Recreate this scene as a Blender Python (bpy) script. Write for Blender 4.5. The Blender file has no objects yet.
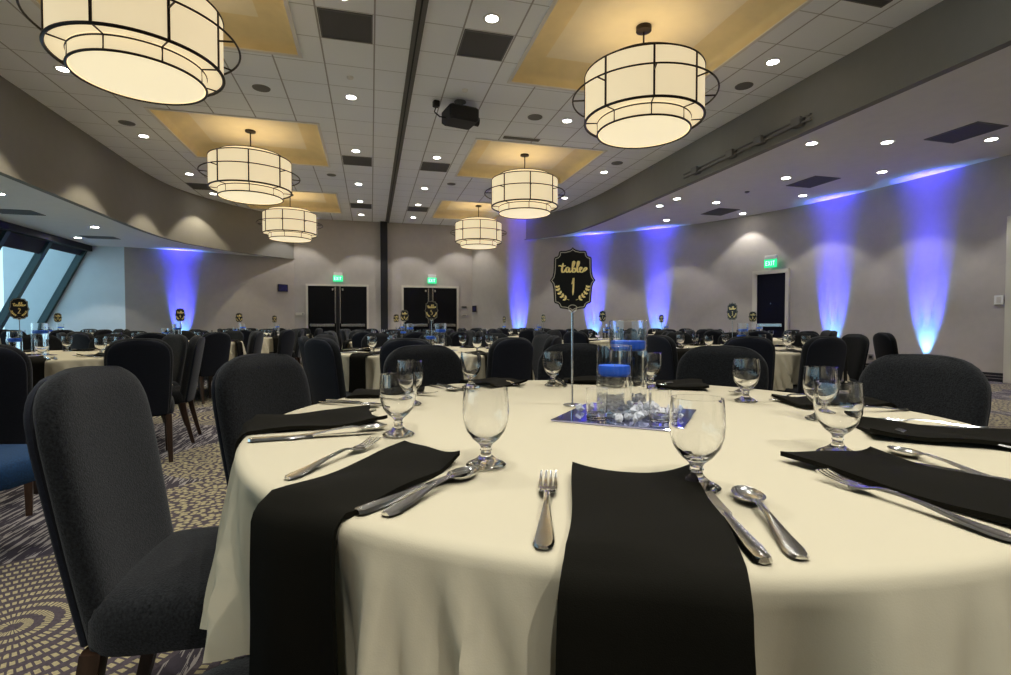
import bpy, math, random
from math import sin, cos, pi, radians, sqrt, atan2, hypot
from mathutils import Vector, Matrix

random.seed(7)
scene = bpy.context.scene
COL = scene.collection

# ------------------------------------------------------------------ camera, world, exposure
CAM_Z = 1.01
cd = bpy.data.cameras.new('camera')
cd.sensor_width = 36.0
cd.lens = 36.0 * 514.0 / 1011.0
cd.clip_start = 0.02
cam = bpy.data.objects.new('camera', cd)
COL.objects.link(cam)
cam.location = (0, 0, CAM_Z)
cam.rotation_euler = (radians(90 - 1.46), 0, radians(-14.663))
scene.camera = cam

world = bpy.data.worlds.new('daylight')
world.use_nodes = True
world.node_tree.nodes['Background'].inputs[0].default_value = (0.38, 0.57, 0.70, 1)
world.node_tree.nodes['Background'].inputs[1].default_value = 2.4
scene.world = world

scene.view_settings.view_transform = 'Standard'
scene.view_settings.look = 'None'
scene.view_settings.gamma = 1.0
scene.view_settings.use_curve_mapping = False
scene.view_settings.exposure = 0.36
cy = scene.cycles
cy.use_denoising = True
cy.max_bounces = 22
cy.transmission_bounces = 22
cy.transparent_max_bounces = 16
cy.diffuse_bounces = 8
cy.glossy_bounces = 5
cy.caustics_reflective = False
cy.caustics_refractive = True
cy.sample_clamp_indirect = 6.0
cy.blur_glossy = 0.5

# light levels (all lamps of the room)
P_DOWN = 152.0       # recessed downlights of the main ceiling
P_SOFF_R = 52.0
P_SOFF_L = 55.0
P_BULB = 3.6        # bulbs inside each chandelier
P_UP = 4200.0         # blue uplights
WARM = (1.0, 0.98, 0.93)

H = 4.74             # main ceiling
HR = 3.94            # right soffit
HL = 3.295           # left soffit


# ------------------------------------------------------------------ materials
MATS = {}


def nodes_of(name):
    m = bpy.data.materials.new(name)
    m.use_nodes = True
    nt = m.node_tree
    return m, nt, nt.nodes['Principled BSDF']


def mat(name, col, rough=0.5, metal=0.0, noise=0.0, nscale=30.0, bump=0.0, bscale=200.0, spec=0.5, coat=0.0,
        emit=None, estr=0.0, trans=0.0, ior=1.45, stretch=None, sheen=0.0):
    if name in MATS:
        return MATS[name]
    m, nt, b = nodes_of(name)
    b.inputs['Base Color'].default_value = (*col, 1)
    b.inputs['Roughness'].default_value = rough
    b.inputs['Metallic'].default_value = metal
    b.inputs['Specular IOR Level'].default_value = spec
    b.inputs['Coat Weight'].default_value = coat
    b.inputs['IOR'].default_value = ior
    b.inputs['Transmission Weight'].default_value = trans
    b.inputs['Sheen Weight'].default_value = sheen
    if emit:
        b.inputs['Emission Color'].default_value = (*emit, 1)
        b.inputs['Emission Strength'].default_value = estr
    if noise or bump:
        tc = nt.nodes.new('ShaderNodeTexCoord')
        src = tc.outputs['Object']
        if stretch:
            mp = nt.nodes.new('ShaderNodeMapping')
            mp.inputs['Scale'].default_value = stretch
            nt.links.new(src, mp.inputs[0])
            src = mp.outputs[0]
    if noise:
        n = nt.nodes.new('ShaderNodeTexNoise')
        n.inputs['Scale'].default_value = nscale
        n.inputs['Detail'].default_value = 4
        nt.links.new(src, n.inputs['Vector'])
        r = nt.nodes.new('ShaderNodeValToRGB')
        r.color_ramp.elements[0].position = 0.3
        r.color_ramp.elements[1].position = 0.7
        r.color_ramp.elements[0].color = (*[c * (1 - noise) for c in col], 1)
        r.color_ramp.elements[1].color = (*[min(1, c * (1 + noise)) for c in col], 1)
        nt.links.new(n.outputs[0], r.inputs[0])
        nt.links.new(r.outputs[0], b.inputs['Base Color'])
    if bump:
        n2 = nt.nodes.new('ShaderNodeTexNoise')
        n2.inputs['Scale'].default_value = bscale
        n2.inputs['Detail'].default_value = 3
        nt.links.new(src, n2.inputs['Vector'])
        bp = nt.nodes.new('ShaderNodeBump')
        bp.inputs['Strength'].default_value = bump
        bp.inputs['Distance'].default_value = 0.004
        nt.links.new(n2.outputs[0], bp.inputs['Height'])
        nt.links.new(bp.outputs[0], b.inputs['Normal'])
    MATS[name] = m
    return m


def emat(name, col, strength, base=(0.8, 0.8, 0.8)):
    return mat(name, base, 0.6, emit=col, estr=strength)


def glass_mat(name, col=(1, 1, 1), ior=1.45, rough=0.0, clear=0.0):
    m = bpy.data.materials.new(name)
    m.use_nodes = True
    nt = m.node_tree
    nt.nodes.clear()
    o = nt.nodes.new('ShaderNodeOutputMaterial')
    g = nt.nodes.new('ShaderNodeBsdfGlass')
    g.inputs['Color'].default_value = (*col, 1)
    g.inputs['IOR'].default_value = ior
    g.inputs['Roughness'].default_value = rough
    t = nt.nodes.new('ShaderNodeBsdfTransparent')
    t.inputs[0].default_value = (0.985, 0.99, 0.99, 1)
    mx = nt.nodes.new('ShaderNodeMixShader')
    mx.inputs[0].default_value = clear
    nt.links.new(g.outputs[0], mx.inputs[1])
    nt.links.new(t.outputs[0], mx.inputs[2])
    nt.links.new(mx.outputs[0] if clear else g.outputs[0], o.inputs[0])
    MATS[name] = m
    return m


def pane_mat(name, tint, refl=0.06):
    m = bpy.data.materials.new(name)
    m.use_nodes = True
    nt = m.node_tree
    nt.nodes.clear()
    o = nt.nodes.new('ShaderNodeOutputMaterial')
    mx = nt.nodes.new('ShaderNodeMixShader')
    mx.inputs[0].default_value = refl
    t = nt.nodes.new('ShaderNodeBsdfTransparent')
    t.inputs[0].default_value = (*tint, 1)
    g = nt.nodes.new('ShaderNodeBsdfGlossy')
    g.inputs['Roughness'].default_value = 0.05
    nt.links.new(t.outputs[0], mx.inputs[1])
    nt.links.new(g.outputs[0], mx.inputs[2])
    nt.links.new(mx.outputs[0], o.inputs[0])
    MATS[name] = m
    return m


def M2(nt, op, a, b=None, c=None):
    n = nt.nodes.new('ShaderNodeMath')
    n.operation = op
    for i, v in enumerate((a, b, c)):
        if v is None:
            continue
        if isinstance(v, (int, float)):
            n.inputs[i].default_value = v
        else:
            nt.links.new(v, n.inputs[i])
    return n.outputs[0]


def mixc(nt, f, a, b):
    n = nt.nodes.new('ShaderNodeMix')
    n.data_type = 'RGBA'
    if isinstance(f, (int, float)):
        n.inputs[0].default_value = f
    else:
        nt.links.new(f, n.inputs[0])
    for i, v in ((6, a), (7, b)):
        if isinstance(v, tuple):
            n.inputs[i].default_value = (*v, 1)
        else:
            nt.links.new(v, n.inputs[i])
    return n.outputs[2]


def ceiling_tile_mat():
    m, nt, b = nodes_of('ceiling_tile')
    tc = nt.nodes.new('ShaderNodeTexCoord')
    sx = nt.nodes.new('ShaderNodeSeparateXYZ')
    nt.links.new(tc.outputs['Object'], sx.inputs[0])
    X, Y = sx.outputs[0], sx.outputs[1]
    T = 0.683
    left = M2(nt, 'LESS_THAN', X, 0.6)
    xo = M2(nt, 'ADD', M2(nt, 'MULTIPLY', left, -0.615 - 1.1525 + 20 * T - 20 * T), 1.1525)
    xs = M2(nt, 'DIVIDE', M2(nt, 'SUBTRACT', X, xo), T)
    ys = M2(nt, 'DIVIDE', M2(nt, 'SUBTRACT', Y, 6.485), T)

    def line(v, w):
        fr = M2(nt, 'FRACT', M2(nt, 'ADD', v, 100.5))
        d = M2(nt, 'ABSOLUTE', M2(nt, 'SUBTRACT', fr, 0.5))
        return M2(nt, 'LESS_THAN', d, w)
    lx = line(xs, 0.016)
    ly = line(ys, 0.012)
    ln = M2(nt, 'MAXIMUM', M2(nt, 'MULTIPLY', lx, 1.0), M2(nt, 'MULTIPLY', ly, 0.7))
    no = nt.nodes.new('ShaderNodeTexNoise')
    no.inputs['Scale'].default_value = 60
    nt.links.new(tc.outputs['Object'], no.inputs['Vector'])
    tile = mixc(nt, no.outputs[0], (0.87, 0.89, 0.92), (0.90, 0.92, 0.95))
    c = mixc(nt, ln, tile, (0.42, 0.41, 0.40))
    nt.links.new(c, b.inputs['Base Color'])
    b.inputs['Roughness'].default_value = 0.9
    b.inputs['Specular IOR Level'].default_value = 0.2
    return m


def carpet_mat():
    m, nt, b = nodes_of('patterned_carpet')
    tc = nt.nodes.new('ShaderNodeTexCoord')
    P = tc.outputs['Object']
    vo = nt.nodes.new('ShaderNodeTexVoronoi')
    vo.inputs['Scale'].default_value = 0.72
    vo.inputs['Randomness'].default_value = 0.55
    vo.voronoi_dimensions = '2D'
    nt.links.new(P, vo.inputs['Vector'])
    d = vo.outputs['Distance']
    sc = nt.nodes.new('ShaderNodeSeparateColor')
    nt.links.new(vo.outputs['Color'], sc.inputs[0])
    rnd = sc.outputs[0]
    # polar coordinates about each roundel
    vs = nt.nodes.new('ShaderNodeVectorMath')
    vs.operation = 'SUBTRACT'
    nt.links.new(P, vs.inputs[0])
    nt.links.new(vo.outputs['Position'], vs.inputs[1])
    sp = nt.nodes.new('ShaderNodeSeparateXYZ')
    nt.links.new(vs.outputs[0], sp.inputs[0])
    ang = M2(nt, 'ARCTAN2', sp.outputs[1], sp.outputs[0])
    rad = M2(nt, 'SQRT', M2(nt, 'ADD', M2(nt, 'POWER', sp.outputs[0], 2), M2(nt, 'POWER', sp.outputs[1], 2)))
    nzn = nt.nodes.new('ShaderNodeTexNoise')
    nzn.inputs['Scale'].default_value = 55
    nt.links.new(P, nzn.inputs['Vector'])
    nz = nzn.outputs[0]
    ringi = M2(nt, 'FRACT', M2(nt, 'MULTIPLY', rad, 19.0))
    ring = M2(nt, 'GREATER_THAN', M2(nt, 'ADD', ringi, M2(nt, 'MULTIPLY', nz, 0.5)), 0.78)
    rid = M2(nt, 'FLOOR', M2(nt, 'MULTIPLY', rad, 19.0))
    dash = M2(nt, 'GREATER_THAN', M2(nt, 'FRACT', M2(nt, 'ADD', M2(nt, 'MULTIPLY', ang, M2(nt, 'ADD', M2(nt, 'MULTIPLY', rid, 2.0), 5.0)), M2(nt, 'MULTIPLY', rid, 0.37))), 0.34)
    rings = M2(nt, 'MULTIPLY', ring, dash)
    # blob texture
    v2 = nt.nodes.new('ShaderNodeTexVoronoi')
    v2.inputs['Scale'].default_value = 29
    v2.inputs['Randomness'].default_value = 0.85
    v2.voronoi_dimensions = '2D'
    nt.links.new(P, v2.inputs['Vector'])
    blobs = M2(nt, 'SMOOTHSTEP' if False else 'MINIMUM', M2(nt, 'MAXIMUM', M2(nt, 'MULTIPLY', M2(nt, 'SUBTRACT', M2(nt, 'ADD', 0.34, M2(nt, 'MULTIPLY', nz, 0.25)), v2.outputs['Distance']), 6.0), 0.0), 1.0)
    pick = M2(nt, 'GREATER_THAN', rnd, 0.55)
    pat = M2(nt, 'ADD', M2(nt, 'MULTIPLY', pick, blobs), M2(nt, 'MULTIPLY', M2(nt, 'SUBTRACT', 1.0, pick), rings))
    n1 = nt.nodes.new('ShaderNodeTexNoise')
    n1.inputs['Scale'].default_value = 90
    nt.links.new(P, n1.inputs['Vector'])
    tan = mixc(nt, n1.outputs[0], (0.17, 0.145, 0.075), (0.46, 0.40, 0.24))
    dark = mixc(nt, n1.outputs[0], (0.03, 0.025, 0.03), (0.10, 0.08, 0.09))
    inside = mixc(nt, pat, dark, tan)
    # streaky ground between the roundels
    mp = nt.nodes.new('ShaderNodeMapping')
    mp.inputs['Rotation'].default_value = (0, 0, 0.25)
    mp.inputs['Scale'].default_value = (55, 4, 1)
    nt.links.new(P, mp.inputs[0])
    n3 = nt.nodes.new('ShaderNodeTexNoise')
    n3.inputs['Scale'].default_value = 1.0
    n3.inputs['Detail'].default_value = 3
    nt.links.new(mp.outputs[0], n3.inputs['Vector'])
    st = M2(nt, 'GREATER_THAN', n3.outputs[0], 0.53)
    ground = mixc(nt, st, (0.04, 0.034, 0.042), (0.26, 0.235, 0.22))
    ins = M2(nt, 'LESS_THAN', d, 0.47)
    c = mixc(nt, ins, ground, inside)
    nt.links.new(c, b.inputs['Base Color'])
    b.inputs['Roughness'].default_value = 0.95
    b.inputs['Specular IOR Level'].default_value = 0.1
    bp = nt.nodes.new('ShaderNodeBump')
    bp.inputs['Strength'].default_value = 0.5
    bp.inputs['Distance'].default_value = 0.004
    nt.links.new(n1.outputs[0], bp.inputs['Height'])
    nt.links.new(bp.outputs[0], b.inputs['Normal'])
    return m


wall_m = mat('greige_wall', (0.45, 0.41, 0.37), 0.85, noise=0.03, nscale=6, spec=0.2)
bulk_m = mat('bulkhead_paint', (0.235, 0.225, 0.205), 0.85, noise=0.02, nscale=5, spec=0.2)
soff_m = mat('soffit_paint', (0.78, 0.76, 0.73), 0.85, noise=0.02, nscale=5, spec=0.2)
tile_m = ceiling_tile_mat()
cofs_m = mat('coffer_glow_tint', (0.76, 0.64, 0.38), 0.6, noise=0.05, nscale=4)  # warm LED glow on the coved sides, put into the paint colour
coft_m = mat('coffer_cream', (0.80, 0.73, 0.56), 0.7, noise=0.03, nscale=4)
carpet_m = carpet_mat()
black_m = mat('black_paint', (0.008, 0.008, 0.009), 0.5)
dark_m = mat('black_metal', (0.02, 0.02, 0.022), 0.4, metal=0.3)
bronze_m = mat('dark_bronze', (0.03, 0.022, 0.015), 0.4, metal=0.6)
shade_m = emat('lit_linen_shade', (0.86, 0.70, 0.43), 0.62, (0.7, 0.62, 0.45))
diff_m = emat('lit_diffuser', (0.90, 0.77, 0.50), 0.72, (0.7, 0.62, 0.45))
lens_m = emat('downlight_lens', (1.0, 0.96, 0.9), 30.0)
white_m = mat('white_enamel', (0.75, 0.74, 0.70), 0.4)
grille_m = mat('grey_grille', (0.16, 0.155, 0.15), 0.7)
vent_m = mat('vent_mesh', (0.09, 0.088, 0.085), 0.7, bump=0.4, bscale=120)
door_m = mat('black_door', (0.005, 0.005, 0.006), 0.6, spec=0.15, noise=0.1)
navyd_m = mat('navy_door', (0.004, 0.004, 0.012), 0.6, spec=0.15, noise=0.1)
frame_m = mat('door_frame_paint', (0.60, 0.56, 0.48), 0.5)
steel_m = mat('stainless_steel', (0.74, 0.73, 0.70), 0.16, metal=1.0)
chrome_m = mat('brushed_steel', (0.62, 0.62, 0.62), 0.25, metal=1.0)
cloth_m = mat('ivory_cloth', (0.525, 0.472, 0.335), 0.85, bump=0.06, bscale=500, spec=0.2)
nap_m = mat('black_napkin', (0.0055, 0.0048, 0.0025), 0.85, bump=0.15, bscale=700, spec=0.12)
fab_m = mat('charcoal_fabric', (0.0095, 0.0103, 0.011), 0.95, noise=0.7, nscale=190, bump=0.4, bscale=260, spec=0.15, sheen=0.1)
back_m = mat('navy_fabric', (0.007, 0.0085, 0.014), 0.8, noise=0.2, nscale=120, bump=0.2, bscale=260, spec=0.2, sheen=0.08)
wood_m = mat('espresso_wood', (0.035, 0.018, 0.010), 0.35, noise=0.3, nscale=12, stretch=(6, 6, 1))
ply_m = mat('table_plywood', (0.35, 0.26, 0.16), 0.6, noise=0.2, nscale=8)
teal_m = mat('teal_mullion', (0.035, 0.075, 0.085), 0.45)
blind_m = mat('dark_blind', (0.03, 0.03, 0.04), 0.7)
goblet_m = glass_mat('clear_glass')
water_m = glass_mat('water', (0.99, 0.995, 1.0), 1.33)
gem_m = mat('acrylic_ice', (0.94, 0.96, 1.0), 0.03, trans=0.4, ior=1.35, spec=1.0)
pane_m = pane_mat('window_glass', (0.72, 0.80, 0.80))
candle_m = mat('blue_wax', (0.03, 0.16, 0.85), 0.45, spec=0.4)
mirror_m = mat('mirror', (0.58, 0.60, 1.0), 0.02, metal=1.0)  # blue tint stands in for the reflected uplight beams
sign_m = mat('black_acrylic', (0.008, 0.008, 0.008), 0.3)
gold_m = mat('gold_foil', (0.95, 0.76, 0.30), 0.35, metal=0.0, emit=None)
edge_m = mat('champagne_line', (0.52, 0.48, 0.38), 0.4, metal=0.2)
green_m = emat('exit_green', (0.02, 0.75, 0.28), 1.0, (0.02, 0.3, 0.1))
exitl_m = emat('exit_letters', (0.35, 1.0, 0.6), 1.2)
blue_m = emat('blue_lens', (0.05, 0.12, 1.0), 6.0)
pic_m = mat('dark_blue_print', (0.02, 0.02, 0.10), 0.3, noise=0.4, nscale=9)
base_m = mat('black_base', (0.012, 0.011, 0.012), 0.5)
baseline_m = mat('base_line', (0.30, 0.28, 0.24), 0.5)


# ------------------------------------------------------------------ mesh builder
class G:
    def __init__(s):
        s.v = []
        s.f = []

    def add(s, vs, fs, mtx=None):
        k = len(s.v)
        if mtx is not None:
            vs = [tuple(mtx @ Vector(p)) for p in vs]
        s.v += [tuple(p) for p in vs]
        s.f += [tuple(i + k for i in f) for f in fs]
        return s

    def box(s, x0, x1, y0, y1, z0, z1, mtx=None, bev=0.0):
        if bev:
            b = bev
            pts = []
            for z, i in ((z0, b), (z0 + b, 0), (z1 - b, 0), (z1, b)):
                c = b
                xa, xb, ya, yb = x0 + i, x1 - i, y0 + i, y1 - i
                pts.append([(xa + c, ya, z), (xb - c, ya, z), (xb, ya + c, z), (xb, yb - c, z), (xb - c, yb, z), (xa + c, yb, z), (xa, yb - c, z), (xa, ya + c, z)])
            return s.loft(pts, mtx=mtx)
        vs = [(x, y, z) for z in (z0, z1) for y in (y0, y1) for x in (x0, x1)]
        fs = [(0, 2, 3, 1), (4, 5, 7, 6), (0, 1, 5, 4), (2, 6, 7, 3), (0, 4, 6, 2), (1, 3, 7, 5)]
        return s.add(vs, fs, mtx)

    def loft(s, rings, closed=True, cap0=True, cap1=True, mtx=None):
        n = len(rings[0])
        vs = [p for r in rings for p in r]
        fs = []
        for i in range(len(rings) - 1):
            for j in range(n if closed else n - 1):
                a = i * n + j
                b = i * n + (j + 1) % n
                fs.append((a, b, b + n, a + n))
        if cap0:
            fs.append(tuple(range(n - 1, -1, -1)))
        if cap1:
            fs.append(tuple(range((len(rings) - 1) * n, len(rings) * n)))
        return s.add(vs, fs, mtx)

    def lathe(s, prof, seg=24, c=(0, 0, 0), mtx=None):
        vs, fs, idx = [], [], []
        for r, z in prof:
            if r < 1e-6:
                idx.append([len(vs)] * seg)
                vs.append((c[0], c[1], c[2] + z))
            else:
                idx.append(list(range(len(vs), len(vs) + seg)))
                vs += [(c[0] + r * cos(2 * pi * k / seg), c[1] + r * sin(2 * pi * k / seg), c[2] + z) for k in range(seg)]
        for a, b in zip(idx, idx[1:]):
            for k in range(seg):
                q = [a[k], a[(k + 1) % seg], b[(k + 1) % seg], b[k]]
                q = list(dict.fromkeys(q))
                if len(q) > 2:
                    fs.append(tuple(q))
        return s.add(vs, fs, mtx)

    def torus(s, R, r, c=(0, 0, 0), seg=48, rs=8, a0=0, a1=2 * pi, mtx=None):
        closed = abs(a1 - a0 - 2 * pi) < 1e-6
        n = seg if closed else seg + 1
        rings = []
        for i in range(n):
            a = a0 + (a1 - a0) * i / seg
            rings.append([(c[0] + (R + r * cos(2 * pi * j / rs)) * cos(a), c[1] + (R + r * cos(2 * pi * j / rs)) * sin(a), c[2] + r * sin(2 * pi * j / rs)) for j in range(rs)])
        if closed:
            rings.append(rings[0])
        return s.loft(rings, cap0=not closed, cap1=not closed, mtx=mtx)

    def tube(s, pts, r, seg=8, mtx=None):
        pts = [Vector(p) for p in pts]
        rings = []
        for i, p in enumerate(pts):
            t = (pts[min(i + 1, len(pts) - 1)] - pts[max(i - 1, 0)]).normalized()
            a = Vector((0, 0, 1)) if abs(t.z) < 0.9 else Vector((1, 0, 0))
            u = t.cross(a).normalized()
            w = t.cross(u)
            rr = r[i] if isinstance(r, (list, tuple)) else r
            rings.append([tuple(p + u * rr * cos(2 * pi * k / seg) + w * rr * sin(2 * pi * k / seg)) for k in range(seg)])
        return s.loft(rings, mtx=mtx)

    def prism(s, poly, z0, z1, mtx=None):
        return s.loft([[(x, y, z0) for x, y in poly], [(x, y, z1) for x, y in poly]], mtx=mtx)

    def mesh(s, name, m, smooth=40):
        me = bpy.data.meshes.new(name)
        me.from_pydata(s.v, [], s.f)
        me.validate()
        if m:
            me.materials.append(m)
        if smooth:
            me.polygons.foreach_set('use_smooth', [True] * len(me.polygons))
            me.set_sharp_from_angle(angle=radians(smooth))
        # consistent outward normals
        import bmesh
        bm = bmesh.new()
        bm.from_mesh(me)
        bmesh.ops.recalc_face_normals(bm, faces=bm.faces)
        bm.to_mesh(me)
        bm.free()
        me.update()
        return me

    def build(s, name, m, parent=None, smooth=40, loc=None, rz=0.0):
        return link(name, s.mesh(name, m, smooth), parent, loc, rz)


def link(name, data, parent=None, loc=None, rz=0.0):
    o = bpy.data.objects.new(name, data)
    COL.objects.link(o)
    if parent:
        o.parent = parent
    if loc is not None:
        o.location = loc
    if rz:
        o.rotation_euler = (0, 0, rz)
    return o


def tag(o, label=None, cat=None, group=None, kind=None):
    if label:
        o['label'] = label
    if cat:
        o['category'] = cat
    if group:
        o['group'] = group
    if kind:
        o['kind'] = kind
    return o


def thing(name, loc, rz=0.0, label=None, cat=None, group=None):
    o = link(name, None, None, loc, rz)
    o.empty_display_size = 0.1
    return tag(o, label, cat, group)


def clone(o, loc, rz=0.0, label=None, group=None, parent=None):
    c = o.copy()
    COL.objects.link(c)
    if parent is None:
        c.location = loc
        c.rotation_euler = (0, 0, rz)
    else:
        c.parent = parent
    if label:
        c['label'] = label
    if group:
        c['group'] = group
    for ch in list(o.children):
        clone(ch, None, parent=c)
    return c


def struct(o):
    o['kind'] = 'structure'
    return o


def spot(name, loc, power, col, size=radians(92), blend=0.25, soft=0.05, parent=None, rot=None):
    l = bpy.data.lights.new(name, 'SPOT')
    l.energy = power
    l.color = col
    l.spot_size = size
    l.spot_blend = blend
    l.shadow_soft_size = soft
    o = bpy.data.objects.new(name, l)
    COL.objects.link(o)
    if parent:
        o.parent = parent
    o.location = loc
    if rot:
        o.rotation_euler = rot
    return o


# ------------------------------------------------------------------ room shell
RW = [(10.75, -7), (10.72, 4), (10.68, 7.0), (10.58, 8.8), (10.42, 9.9), (10.05, 11.4), (9.45, 12.75), (8.77, 13.8), (7.9, 14.8), (6.56, 16.0), (5.5, 16.9), (4.6, 17.65), (3.76, 19.4)]
LW = [(-7.04, 17.6), (-5.2, 18.1), (-2.6, 19.4)]
GX0, GSL = -8.0, 0.5       # slanted glazing: x = GX0 - GSL * (HL - z)


def smooth_poly(pts, n=4):
    """Catmull-Rom through 2D points."""
    out = []
    for i in range(len(pts) - 1):
        p0, p1, p2, p3 = pts[max(i - 1, 0)], pts[i], pts[i + 1], pts[min(i + 2, len(pts) - 1)]
        for k in range(n):
            t = k / n
            out.append(tuple(0.5 * ((2 * b) + (-a + c) * t + (2 * a - 5 * b + 4 * c - d) * t * t + (-a + 3 * b - 3 * c + d) * t ** 3) for a, b, c, d in zip(p0, p1, p2, p3)))
    out.append(pts[-1])
    return out


def strip(pts, z0, z1, off0, off1):
    """A wall of constant thickness along a 2D line; offsets are to the left of its run."""
    def offs(o):
        r = []
        for i, p in enumerate(pts):
            a, b = pts[max(i - 1, 0)], pts[min(i + 1, len(pts) - 1)]
            d = Vector((b[0] - a[0], b[1] - a[1])).normalized()
            r.append((p[0] - d.y * o, p[1] + d.x * o))
        return r
    A, B = offs(off0), offs(off1)
    g = G()
    g.loft([[(a[0], a[1], z0), (b[0], b[1], z0), (b[0], b[1], z1), (a[0], a[1], z1)] for a, b in zip(A, B)])
    return g


RWs = smooth_poly(RW[:-1], 4) + [RW[-1]]
struct(G().box(-11, 11.2, -7.2, 20, -0.12, 0).build('floor', carpet_m, smooth=0))
struct(strip(RWs, 0, H + .3, -0.15, 0).build('wall_right', wall_m))
struct(strip([(3.76, 19.4), (-2.6, 19.4)], 0, H + .3, -0.15, 0).build('wall_back', wall_m, smooth=0))
struct(strip([LW[2], LW[1], LW[0]], 0, HL + .3, -0.15, 0).build('wall_left', wall_m, smooth=20))
g = G()
xb = GX0 - GSL * HL - .05
g.prism([(-7.04, 17.6), (-7.04, 17.75), (xb - .3, 17.75), (xb - .3, 17.6)], 0, HL + .3)
struct(g.build('wall_return', mat('pale_blue_wall', (.76, .84, .90), .8, noise=.02, nscale=4), smooth=0))
struct(G().box(-11, 11.2, -7.2, -7.0, 0, H + .3).build('wall_rear', wall_m, smooth=0))

# ceiling with six coffers
cof_x = [(-3.70, -0.95), (2.10, 4.88)]
cof_y = [(4.86, 7.68), (10.27, 12.85), (15.48, 18.08)]
cof_y = [(4.90, 7.70), (10.24, 12.86), (15.50, 18.10)]
xs = sorted({-5.6, 6.7, *[v for p in cof_x for v in p]})
ys = sorted({-7.1, 19.6, *[v for p in cof_y for v in p]})
g = G()
for i in range(len(xs) - 1):
    for j in range(len(ys) - 1):
        if any(abs(xs[i] - a[0]) < 1e-6 for a in cof_x) and any(abs(ys[j] - a[0]) < 1e-6 for a in cof_y):
            continue
        g.add([(xs[i], ys[j], H), (xs[i + 1], ys[j], H), (xs[i + 1], ys[j + 1], H), (xs[i], ys[j + 1], H)], [(0, 3, 2, 1)])
ceil = struct(g.build('ceiling', tile_m, smooth=0))
for (x0, x1) in cof_x:
    for (y0, y1) in cof_y:
        g = G()
        rings = []
        for k in range(9):                     # coved sides
            t = k / 8 * pi / 2
            ins, z = 0.42 * sin(t) ** 1.2, H + 0.20 * (1 - cos(t)) ** 0.8
            z = H + 0.02 + 0.19 * sin(t) ** 0.9 if k else H
            ins = 0.42 * (1 - cos(t))
            rings.append([(x0 + ins, y0 + ins, z), (x1 - ins, y0 + ins, z), (x1 - ins, y1 - ins, z), (x0 + ins, y1 - ins, z)])
        g.loft(rings, cap0=False, cap1=False)
        g.build('coffer_side', cofs_m, ceil)
        g = G()
        r = rings[-1]
        g.add(r, [(0, 3, 2, 1)])
        c = g.build('coffer_panel', coft_m, ceil, smooth=0)
        g = G()                                 # thin bead round the opening
        w = 0.05
        for (a0, a1, b0, b1) in ((x0 - w, x1 + w, y0 - w, y0), (x0 - w, x1 + w, y1, y1 + w), (x0 - w, x0, y0, y1), (x1, x1 + w, y0, y1)):
            g.box(a0, a1, b0, b1, H - 0.018, H + 0.01)
        g.build('coffer_bead', soff_m, ceil, smooth=0)
# slab above
struct(G().box(-11.2, 11.2, -7.2, 20, H + .3, H + .42).build('ceiling_slab', white_m, smooth=0))

BLc = smooth_poly([(-5.35, 12.5), (-5.33, 14.6), (-5.12, 16.0), (-4.55, 17.2), (-3.75, 18.25), (-2.45, 19.55)], 5)
BL = [(-5.35, -7.0)] + BLc
BRc = smooth_poly([(6.40, 11.5), (6.38, 13.6), (6.22, 15.2), (5.9, 16.1), (5.0, 17.45)], 5)
BR = [(6.40, -7.0)] + BRc
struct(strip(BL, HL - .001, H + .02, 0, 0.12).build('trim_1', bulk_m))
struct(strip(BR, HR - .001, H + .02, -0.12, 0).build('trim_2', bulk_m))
# soffits
g = G()
poly = [(x - .04, y) for x, y in BL] + [(-3.2, 19.9), (-7.3, 18.6), (-8.6, 18.0), (-8.6, -7.0)]
g.prism(poly, HL, HL + .1)
struct(g.build('ceiling_left', soff_m, smooth=0))
g = G()
poly = [(x + .04, y) for x, y in BR] + [(5.0, 17.9), (11.0, 14.6), (11.0, -7.0)]
g.prism(poly, HR, HR + .1)
struct(g.build('ceiling_right', soff_m, smooth=0))
# small lip at the bottom of each bulkhead
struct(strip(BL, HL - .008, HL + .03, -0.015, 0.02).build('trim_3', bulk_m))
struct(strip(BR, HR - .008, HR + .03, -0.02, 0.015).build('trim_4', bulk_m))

# air-wall track and post
g = G()
g.box(0.53, 0.585, -7, 19.4, H - .02, H + .01)
g.box(0.61, 0.665, -7, 19.4, H - .02, H + .01)
t5 = struct(g.build('trim_5', mat('track_metal', (.13, .125, .11), .5), smooth=0))
G().box(0.585, 0.61, -7, 19.4, H - .004, H + .01).build('track_slot', black_m, t5, smooth=0)
G().box(0.35, 0.60, 19.22, 19.4, 0, H, bev=.01).build('track_post', black_m, t5, smooth=0)

# glazing on the left
gl = [17.56, 15.85, 14.25, 12.65, 11.05, 9.45, 7.85, 6.25, 4.65, 3.05, 1.45, -0.15, -1.75, -3.35, -4.95, -6.9]


def gx(z):
    return GX0 - GSL * (HL - z)


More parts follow.
